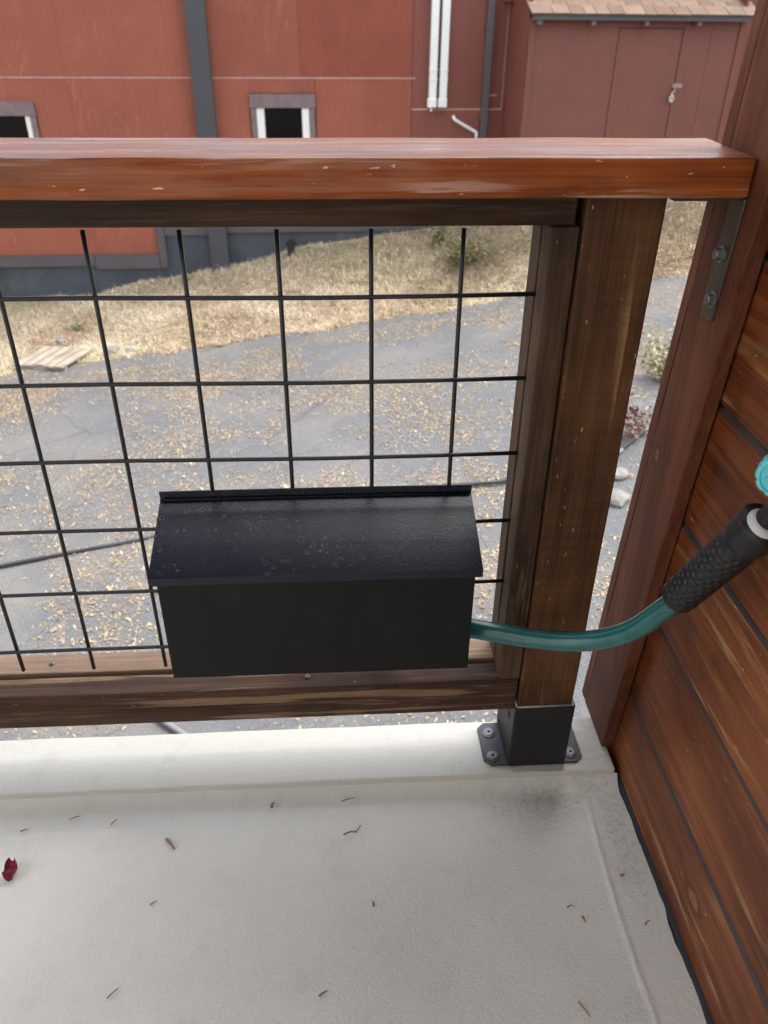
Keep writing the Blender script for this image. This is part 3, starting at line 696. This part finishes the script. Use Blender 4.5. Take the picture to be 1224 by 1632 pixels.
M['hasp'] = paint('hasp rusty painted metal', (.26, .17, .14), rough=.6, var=.2); M['brass'] = paint('padlock dull brass', (.45, .42, .36), rough=.4, var=.2, metal=.5)
sh('hasp', 3.60, 3.70, -.012, .003, .405, .445, M['hasp'], bev=.002, parent=dr)
o = tube('padlock_shackle', spline([(3.622, -.02, .400), (3.622, -.02, .375), (3.600, -.02, .36), (3.604, -.02, .335)], 5), .007, M['brass'], None, 8); o.parent = dr; o.location -= dr.location
bm = lathe_bm([(.016, -.011), (.026, -.008), (.026, .008), (.016, .011), (.011, .008), (.010, -.004)], 18)
for v in bm.verts: v.co.y *= 1.45
o = bm_obj('padlock', bm, M['brass'], dr, Vector((3.604, -.022, .312))-dr.location, (math.pi/2, 0, 0))
for s in (2.142, 2.668, 3.200, 3.728): sh('rafter_tail', s-.022, s+.022, -.095, -.001, .945, 1.012, M['purptrim'], bev=.004)
sh('fascia', 2.058, 4.270, -.125, -.098, .985, 1.022, M['greytrim'], bev=.002)
SL = math.atan2(.36, 1.0); RF = None
rl = .98/math.cos(SL)
bm = bmesh.new(); bm_box(bm, -1.108, 1.108, 0, rl, -.02, 0)
RF = bm_obj('roof', bm, M['greytrim'], SH, (3.164, -.132, 1.035), (SL, 0, 0))
variants = []
for w in (.11, .14, .17, .21):
    bm = bmesh.new(); bm_box(bm, 0, w-.006, 0, .19, 0, .009); bmesh.ops.translate(bm, vec=(0, 0, 0), verts=bm.verts)
    for v in bm.verts:
        if v.co.y > .1: v.co.z -= .003
    me = bpy.data.meshes.new('shingle'); bm.to_mesh(me); bm.free(); variants.append((w, me))
for me_i, (w, me) in enumerate(list(variants)):
    me2 = me.copy(); me2.materials.append(M['shingle2']); me.materials.append(M['shingle']); variants[me_i] = (w, me, me2)
for row in range(8):
    x = -1.125-random.random()*.08
    while x < 1.10:
        w, ma, mb_ = random.choice(variants)
        xx = max(x, -1.125)
        o = link('shingle', random.choice((ma, mb_)), None, RF, (xx, -.018+row*.125+random.uniform(-.006, .006), .004+.0095*(row % 2)*0+.0015*random.random()+row*0), (rad(2.6), 0, random.uniform(-.01, .01)))
        x = xx+w

# ------------------------------------------------------------------ loose things on the ground
def cleanout():
    x, y = (TB*-.357+NB*(DBLD-.22)).xy; z = float(ground_z(x, y))
    bm = lathe_bm([(.045, -.1), (.045, .10), (.058, .105), (.058, .135), (.03, .14), (.028, .165), (.01, .168)], 18)
    meta(bm_obj('cleanout_pipe', bm, M['grip'], None, (x, y, z), smooth=False), 'short black capped pipe standing at the foot of the barn wall', 'pipe')
cleanout()
M['palletwood'] = wood('pallet grey weathered wood', (.20, .17, .13), (.32, .28, .22), (.42, .37, .30), 1, rough=.8)
def pallet():
    cx, cy = -2.98, 6.80; z = float(ground_z(cx, cy)); r = empty('pallet', (cx, cy, z)); meta(r, 'small weathered wooden pallet lying at the edge of the driveway', 'pallet')
    r.rotation_euler = (rad(2), rad(-5), rad(-22))
    for k in range(5):
        o = box('plank', -.30+k*.125, -.30+k*.125+.104, -.24+random.uniform(-.02, .02), .24, .050, .068, M['palletwood'], None, bev=.002); o.parent = r
    for y in (-.2, 0, .2): o = box('runner', -.29, .30, y-.022, y+.022, .0, .0495, M['palletwood'], None); o.parent = r
pallet()
M['stone'] = paint('pale stone', (.19, .18, .165), rough=.85, var=.25, scale=14, bumps=.6, bscale=60)
def stone(x, y, r, label, sq=.6):
    bm = bmesh.new(); bmesh.ops.create_icosphere(bm, subdivisions=2, radius=r)
    s = random.uniform(0, 90)
    for v in bm.verts: v.co *= 1+.35*mnoise.noise(v.co/r*1.1+Vector((s, 0, 0))); v.co.z *= sq
    meta(bm_obj('stone', bm, M['stone'], None, (x, y, float(ground_z(x, y))+r*sq*.3)), label, 'stone', 'stones lying about the yard')
stone(-2.42, 6.86, .075, 'pale stone just right of the pallet, the larger of two'); stone(-2.22, 6.80, .05, 'small pale stone right of the pallet, nearer the asphalt edge'); stone(-3.05, 7.3, .06, 'flat pale stone in dry grass behind the pallet', .4)
stone(1.50, 3.05, .075, 'whitish rock seen in the gap between post and timber wall, nearest'); stone(1.60, 3.32, .06, 'whitish rock behind the nearest one in the gap beside the post'); stone(1.66, 3.62, .05, 'farthest whitish rock in the gap beside the post under the dark red shrub')
M['blackhose'] = paint('yard hose dark rubber', (.03, .032, .033), rough=.5, var=.2)
def on_drive(pts, h): return [(x, y, float(drive_z(x))+h) for x, y in pts]
tube('yard_hose', spline(on_drive([(-3.6, 2.95), (-2.9, 3.08), (-2.25, 3.164), (-1.8, 3.22), (-1.34, 3.27), (-.7, 3.42), (0, 3.50), (.68, 3.43), (.92, 3.42), (1.5, 3.5), (1.9, 3.8)], .014), 10), .0125, M['blackhose'], None, 10)
meta(bpy.data.objects['yard_hose'], 'thin dark hose lying across the driveway beyond the wire grid', 'hose')
tube('grey_tube', spline(on_drive([(-1.5, 2.25), (-1.2, 1.95), (-1.0, 1.725), (-.88, 1.615), (-.6, 1.35), (-.1, 1.1)], .016), 10), .014, paint('grey tube plastic', (.17, .17, .18), rough=.45), None, 10)
meta(bpy.data.objects['grey_tube'], 'short grey tube on the ground seen under the bottom rail', 'tube')

# ------------------------------------------------------------------ ground litter and dry grass
def clump(x, y, f, seed=0):
    return mnoise.noise(Vector((x*f+seed, y*f, seed*1.7)))
def col_mesh(name, V, F, C, m, kind='stuff', label=None, cat=None):
    me = bpy.data.meshes.new(name); me.vertices.add(len(V)); me.vertices.foreach_set('co', V.astype(np.float32).ravel())
    n, k = F.shape; me.loops.add(n*k); me.loops.foreach_set('vertex_index', F.astype(np.int32).ravel())
    me.polygons.add(n); me.polygons.foreach_set('loop_start', np.arange(0, n*k, k, dtype=np.int32)); me.polygons.foreach_set('loop_total', np.full(n, k, dtype=np.int32))
    ca = me.color_attributes.new('tint', 'FLOAT_COLOR', 'POINT'); ca.data.foreach_set('color', np.c_[C, np.ones(len(C))].astype(np.float32).ravel())
    me.update(); me.validate(); o = link(name, me, m); meta(o, label, cat, None, kind); return o
def tint_material(name, rough=.8, trans=0.0):
    t = NT(name); t.set(base=t.attr('tint'), rough=rough, spec=.25); return t.m
M['leaf'] = tint_material('dry leaf litter'); M['blade'] = tint_material('dry grass blade')
def leaves(n):
    xs, ys, keep = [], [], 0
    while keep < n:
        x = random.uniform(-4.2, 4.6); y = random.uniform(.6, 7.1); ye = float(np.interp(x, EX, EY)); d = ye-y
        if d < 0 or abs(x) > .75*(y+1.6): continue
        c = .42+1.25*clump(x, y, 1.1)+.8*clump(x, y, 4.0, 3)+.5*clump(x, y, 13, 8)
        band = .25 if d < .32 else (1.0 if d < 1.25 else .62)
        if y < 2.2: band *= .45
        if random.random() < min(1, max(0, c))*band: xs.append(x); ys.append(y); keep += 1
    x = np.array(xs); y = np.array(ys); N = n
    L = rng.uniform(.008, .030, N)*np.where(rng.random(N) < .10, 1.5, 1); Wd = L*rng.uniform(.16, .42, N); a = rng.uniform(0, 2*np.pi, N); tl = rng.normal(0, .35, N); rl_ = rng.normal(0, .5, N); cu = rng.uniform(.0, .35, N)
    ca, sa = np.cos(a), np.sin(a); z0 = drive_z(x)+.012*np.sin(x*1.7)*np.sin(y*1.3)+.004
    # six points: tail, two shoulders, two far shoulders, tip
    lp = np.array([(-.5, 0, 0), (-.15, .5, .25), (-.15, -.5, .25), (.2, .42, .5), (.2, -.42, .5), (.5, 0, .1)])
    V = np.zeros((N, 6, 3))
    for k, (u, w, h) in enumerate(lp):
        lx = u*L; ly = w*Wd+cu*L*(u*u*4-.5)*.5; V[:, k, 0] = x+lx*ca-ly*sa; V[:, k, 1] = y+lx*sa+ly*ca
        V[:, k, 2] = z0+np.maximum(0, h*L*.3+u*L*np.abs(tl)*.6+abs(w)*Wd*rl_*.6+.15*L*np.abs(tl))
    base = np.arange(N)[:, None]*6
    F = np.concatenate([base+np.array([[0, 2, 1, 1]]), base+np.array([[1, 2, 4, 3]]), base+np.array([[3, 4, 5, 5]])])
    F = np.concatenate([base+np.array([[0, 2, 1]]), base+np.array([[1, 2, 4]]), base+np.array([[1, 4, 3]]), base+np.array([[3, 4, 5]])])
    pal = np.array([(.50, .38, .24), (.58, .46, .30), (.42, .30, .18), (.64, .54, .38), (.30, .21, .13), (.56, .40, .22)])
    C = .68*pal[rng.integers(0, len(pal), N)]*rng.uniform(.75, 1.15, (N, 1)); C = np.repeat(C, 6, 0)
    col_mesh('leaf_litter', V.reshape(-1, 3), F, C, M['leaf'], 'stuff', 'straw-coloured dry leaf litter scattered over the asphalt', 'leaf litter')
leaves(64000)
def blades(n):
    xs, ys = [], []
    while len(xs) < n:
        x = random.uniform(-4.8, 5.2); y = random.uniform(6.2, 8.95); ye = float(np.interp(x, EX, EY))
        if y < ye-.02+.12*clump(x, y, 3): continue
        if y > DBLD-.05+.035*x: continue
        if x > 2 and y > 7.85+.035*x: continue
        c = .62+.6*clump(x, y, 1.6, 5)+.5*clump(x, y, 5, 2)
        if random.random() < c: xs.append(x); ys.append(y)
    x = np.array(xs); y = np.array(ys); N = n; z0 = ground_z(x, y)-.014
    h = rng.uniform(.012, .055, N)*np.where(rng.random(N) < .06, 1.8, 1); a = rng.uniform(0, 2*np.pi, N); lean_ = rng.uniform(.8, 3.0, N); w = rng.uniform(.0015, .0042, N)
    dx, dy = np.cos(a)*lean_*h, np.sin(a)*lean_*h; px, py = -np.sin(a)*w, np.cos(a)*w
    V = np.zeros((N, 5, 3))
    for k, (f, zf, ww) in enumerate(((0, 0, 1), (0, 0, -1), (.45, .62, .8), (.45, .62, -.8), (1, .85, 0))):
        V[:, k, 0] = x+dx*f+px*ww; V[:, k, 1] = y+dy*f+py*ww; V[:, k, 2] = z0+h*zf/np.maximum(.6, lean_*.8)
    base = np.arange(N)[:, None]*5
    F = np.concatenate([base+np.array([[0, 1, 2]]), base+np.array([[1, 3, 2]]), base+np.array([[2, 3, 4]])])
    pal = np.array([(.60, .52, .38), (.53, .45, .31), (.68, .61, .47), (.45, .36, .25), (.35, .275, .20)])
    C = 1.15*pal[rng.integers(0, len(pal), N)]*rng.uniform(.75, 1.15, (N, 1))
    gr = np.array([clump(a_, b_, 1.1, 21) for a_, b_ in zip(xs, ys)]); gm = (gr > .22) & (rng.random(N) < .35)
    C[gm] = C[gm]*.5+np.array((.10, .13, .03))
    br = np.array([clump(a_, b_, .9, 44) for a_, b_ in zip(xs, ys)]); bmk = br > .1
    C[bmk] = C[bmk]*np.array((.86, .8, .78))
    C = np.repeat(C, 5, 0)
    col_mesh('dry_grass', V.reshape(-1, 3), F, C, M['blade'], 'stuff', 'dry straw-coloured grass covering the bank below the barn', 'grass')
blades(170000)

# ------------------------------------------------------------------ weeds and shrubs
def shrub(name, x, y, h, r, nst, nlf, lsz, pal, label, cat, stemc=(.12, .08, .05), flat=1.0, gz=None):
    z = float(ground_z(x, y)) if gz is None else gz
    e = empty(name, (x, y, z)); meta(e, label, cat)
    bm = bmesh.new(); tips = []
    for k in range(nst):
        a = random.uniform(0, 6.28); q = random.uniform(.25, 1)*r; hh = h*random.uniform(.55, 1)*(1-.35*q/r)
        p = spline([(0, 0, -.02), (.35*q*math.cos(a), .35*q*math.sin(a), hh*.45), (q*math.cos(a), q*math.sin(a), hh)], 4)
        bm_tube(bm, p, lambda f: .006*(1-.75*f)*max(.4, h), 5); tips.append(p)
    bm_obj('stems', bm, paint(name+' stem', stemc, rough=.8), e)
    V, F, C = [], [], []
    for k in range(nlf):
        p = random.choice(tips); f = random.uniform(.25, 1); c = p[min(len(p)-1, int(f*len(p)))]+Vector((random.gauss(0, .12*r), random.gauss(0, .12*r), random.gauss(0, .08*h)))
        if c.z < .01: c.z = .01+random.random()*.03
        s = lsz*random.uniform(.5, 1.2); d = Vector((random.gauss(0, 1), random.gauss(0, 1), random.gauss(.2, .6)*flat)).normalized(); u = d.orthogonal().normalized(); u.rotate(Matrix.Rotation(random.uniform(0, 6.28), 3, d))
        b = len(V)
        for q in (-d*s*.5, u*s*.24, d*s*.5+Vector((0, 0, -.1*s)), -u*s*.24): V.append(tuple(c+q))
        F.append((b, b+1, b+2, b+3)); cc = np.array(random.choice(pal))*random.uniform(.7, 1.25); C += [tuple(cc)]*4
    o = col_mesh('foliage', np.array(V), np.array(F), np.array(C), M['blade'], None); o.parent = e; return e
straw = [(.45, .38, .2), (.3, .3, .15), (.2, .25, .1), (.5, .42, .25)]
shrub('weed_shrub', 1.22, 7.72, .34, .42, 60, 2600, .035, [(.16, .17, .07), (.24, .21, .10), (.10, .12, .05), (.30, .24, .13), (.14, .10, .06)], 'low dry olive-green shrub on the grassy bank', 'shrub')
shrub('green_weed', 1.02, 8.25, .30, .16, 14, 500, .05, [(.15, .19, .09), (.22, .25, .13), (.3, .27, .16)], 'small green leafy weed behind the olive shrub on the bank', 'weed')
shrub('green_weed', -2.95, 7.55, .14, .13, 12, 170, .04, [(.27, .30, .17), (.36, .36, .22)], 'small pale green weed in the dry grass behind the pallet', 'weed')
shrub('green_weed', -1.9, 8.55, .12, .10, 8, 160, .035, [(.2, .3, .1), (.28, .34, .16)], 'tiny green weed at the foot of the barn wall left of the pillar', 'weed')
shrub('leafy_shrub', 2.32, 4.62, .50, .34, 26, 420, .05, [(.36, .34, .13), (.26, .27, .10), (.42, .38, .2), (.2, .15, .09)], 'yellow-green leafy shrub seen in the gap beside the post', 'shrub')
shrub('red_shrub', 1.86, 3.82,    .36, .30, 24, 420, .04, [(.14, .06, .055), (.10, .045, .04), (.22, .14, .11), (.3, .25, .2)], 'dark red-leaved shrub seen low in the gap beside the post', 'shrub')

# ------------------------------------------------------------------ litter on the deck
M['needle'] = paint('dry needle brown', (.26, .14, .085), rough=.7, var=.3, scale=80)
def twig(u, L, ang, label, r=.0011, kink=.02):
    x, y = u; z = .0015+.0012; d = Vector((math.cos(ang), math.sin(ang), 0)); s = Vector((-d.y, d.x, 0)); c = Vector((x, y, z))
    p = spline([c-d*L/2, c+s*L*kink*.4+Vector((0, 0, .001)), c+d*L/2+s*L*kink*.1], 4)
    o = tube('twig', p, lambda f: r*(1-.5*f), M['needle'], None, 6); meta(o, label, 'twig', 'dry bits lying on the deck floor')
    return o
tw = twig((-.403, -.1466), .022, -.85, 'reddish flat twig on the floor, below the mailbox left edge', .0024, .05)
tw = twig((-.140, -.143), .020, .15, 'forked dark twig on the floor below the mailbox middle', .0016, .3)
p = spline([(-.134, -.1425, .003), (-.128, -.137, .004), (-.124, -.130, .003)], 4)
o = tube('fork', p, .0009, M['needle'], None, 6); o.parent = tw; o.location -= tw.location
twig((-.2575, -.087), .009, 1.2, 'curled brown flake on the floor close to the curb', .0026, .5); twig((-.1417, -.0828), .020, .25, 'thin brown twig hard against the curb below the mailbox middle')
twig((-.4107, -.2368), .010, .55, 'short dark twig on the floor straight below the mailbox left corner'); twig((-.1107, -.2537), .008, 1.7, 'tiny orange-brown fleck on the floor below the mailbox right half', .0016)
twig((.159, -.2735), .011, -.1, 'small v-shaped twig on the floor left of the membrane ridge', .0011, .6); twig((.1716, -.2909), .008, -1.3, 'reddish crumb on the floor just below the v-shaped twig', .0020)
twig((.2560, -.300), .010, .6, 'small reddish twig right of the membrane ridge near the timber wall', .0011, .3); twig((.1408, -.4027), .020, -1.1, 'reddish sliver at the bottom edge of the floor', .0012)
twig((-.1785, -.3671), .012, .5, 'brown sliver low on the floor left of centre', .0014); twig((-.4391, -.3529), .016, .8, 'thin dark needle low on the left floor'); twig((-.6227, -.1119), .011, .3, 'dark needle at the far left of the floor above the petal')
twig((-.5542, -.0939), .016, .35, 'thin dark needle near the curb at far left, left one of a pair'); twig((-.4939, -.1047), .011, .9, 'thin dark needle near the curb at far left, right one of a pair')
twig((.2440, -.2300), .006, .4, 'dark speck by the sealant close to the timber wall', .0018)
def petal():
    bm = bmesh.new(); n = 12; rows = []
    for i in range(n+1):
        f = i/n; w = .0085*math.sin(math.pi*min(1, f*.8+.12))**.7; row = []
        for k in range(9):
            q = k/8*2-1; row.append(bm.verts.new((q*w*(1-.25*abs(q)*f), (f-.5)*.026, .003+.006*(q*q)*(1+.4*math.sin(f*9))+.004*mnoise.noise(Vector((q*2, f*5, 3)))+.003*f)))
        rows.append(row)
    for a, b in zip(rows, rows[1:]):
        for k in range(8): bm.faces.new((a[k], a[k+1], b[k+1], b[k]))
    bmesh.ops.solidify(bm, geom=list(bm.faces), thickness=.0006)
    t = NT('petal crimson'); v = t.coords(); t.set(base=t.ramp(t.noise(v, 160, 4), [(.3, (.16, .008, .03)), (.7, (.5, .07, .13))]), rough=.55)
    o = bm_obj('fallen_petal', bm, t.m, None, (-.618, -.1811, .001), (0, 0, .15), smooth=True); o.scale = (1.25, 1.15, 1.3)
    meta(o, 'crumpled crimson petal lying on the deck floor at far left', 'petal')
petal()
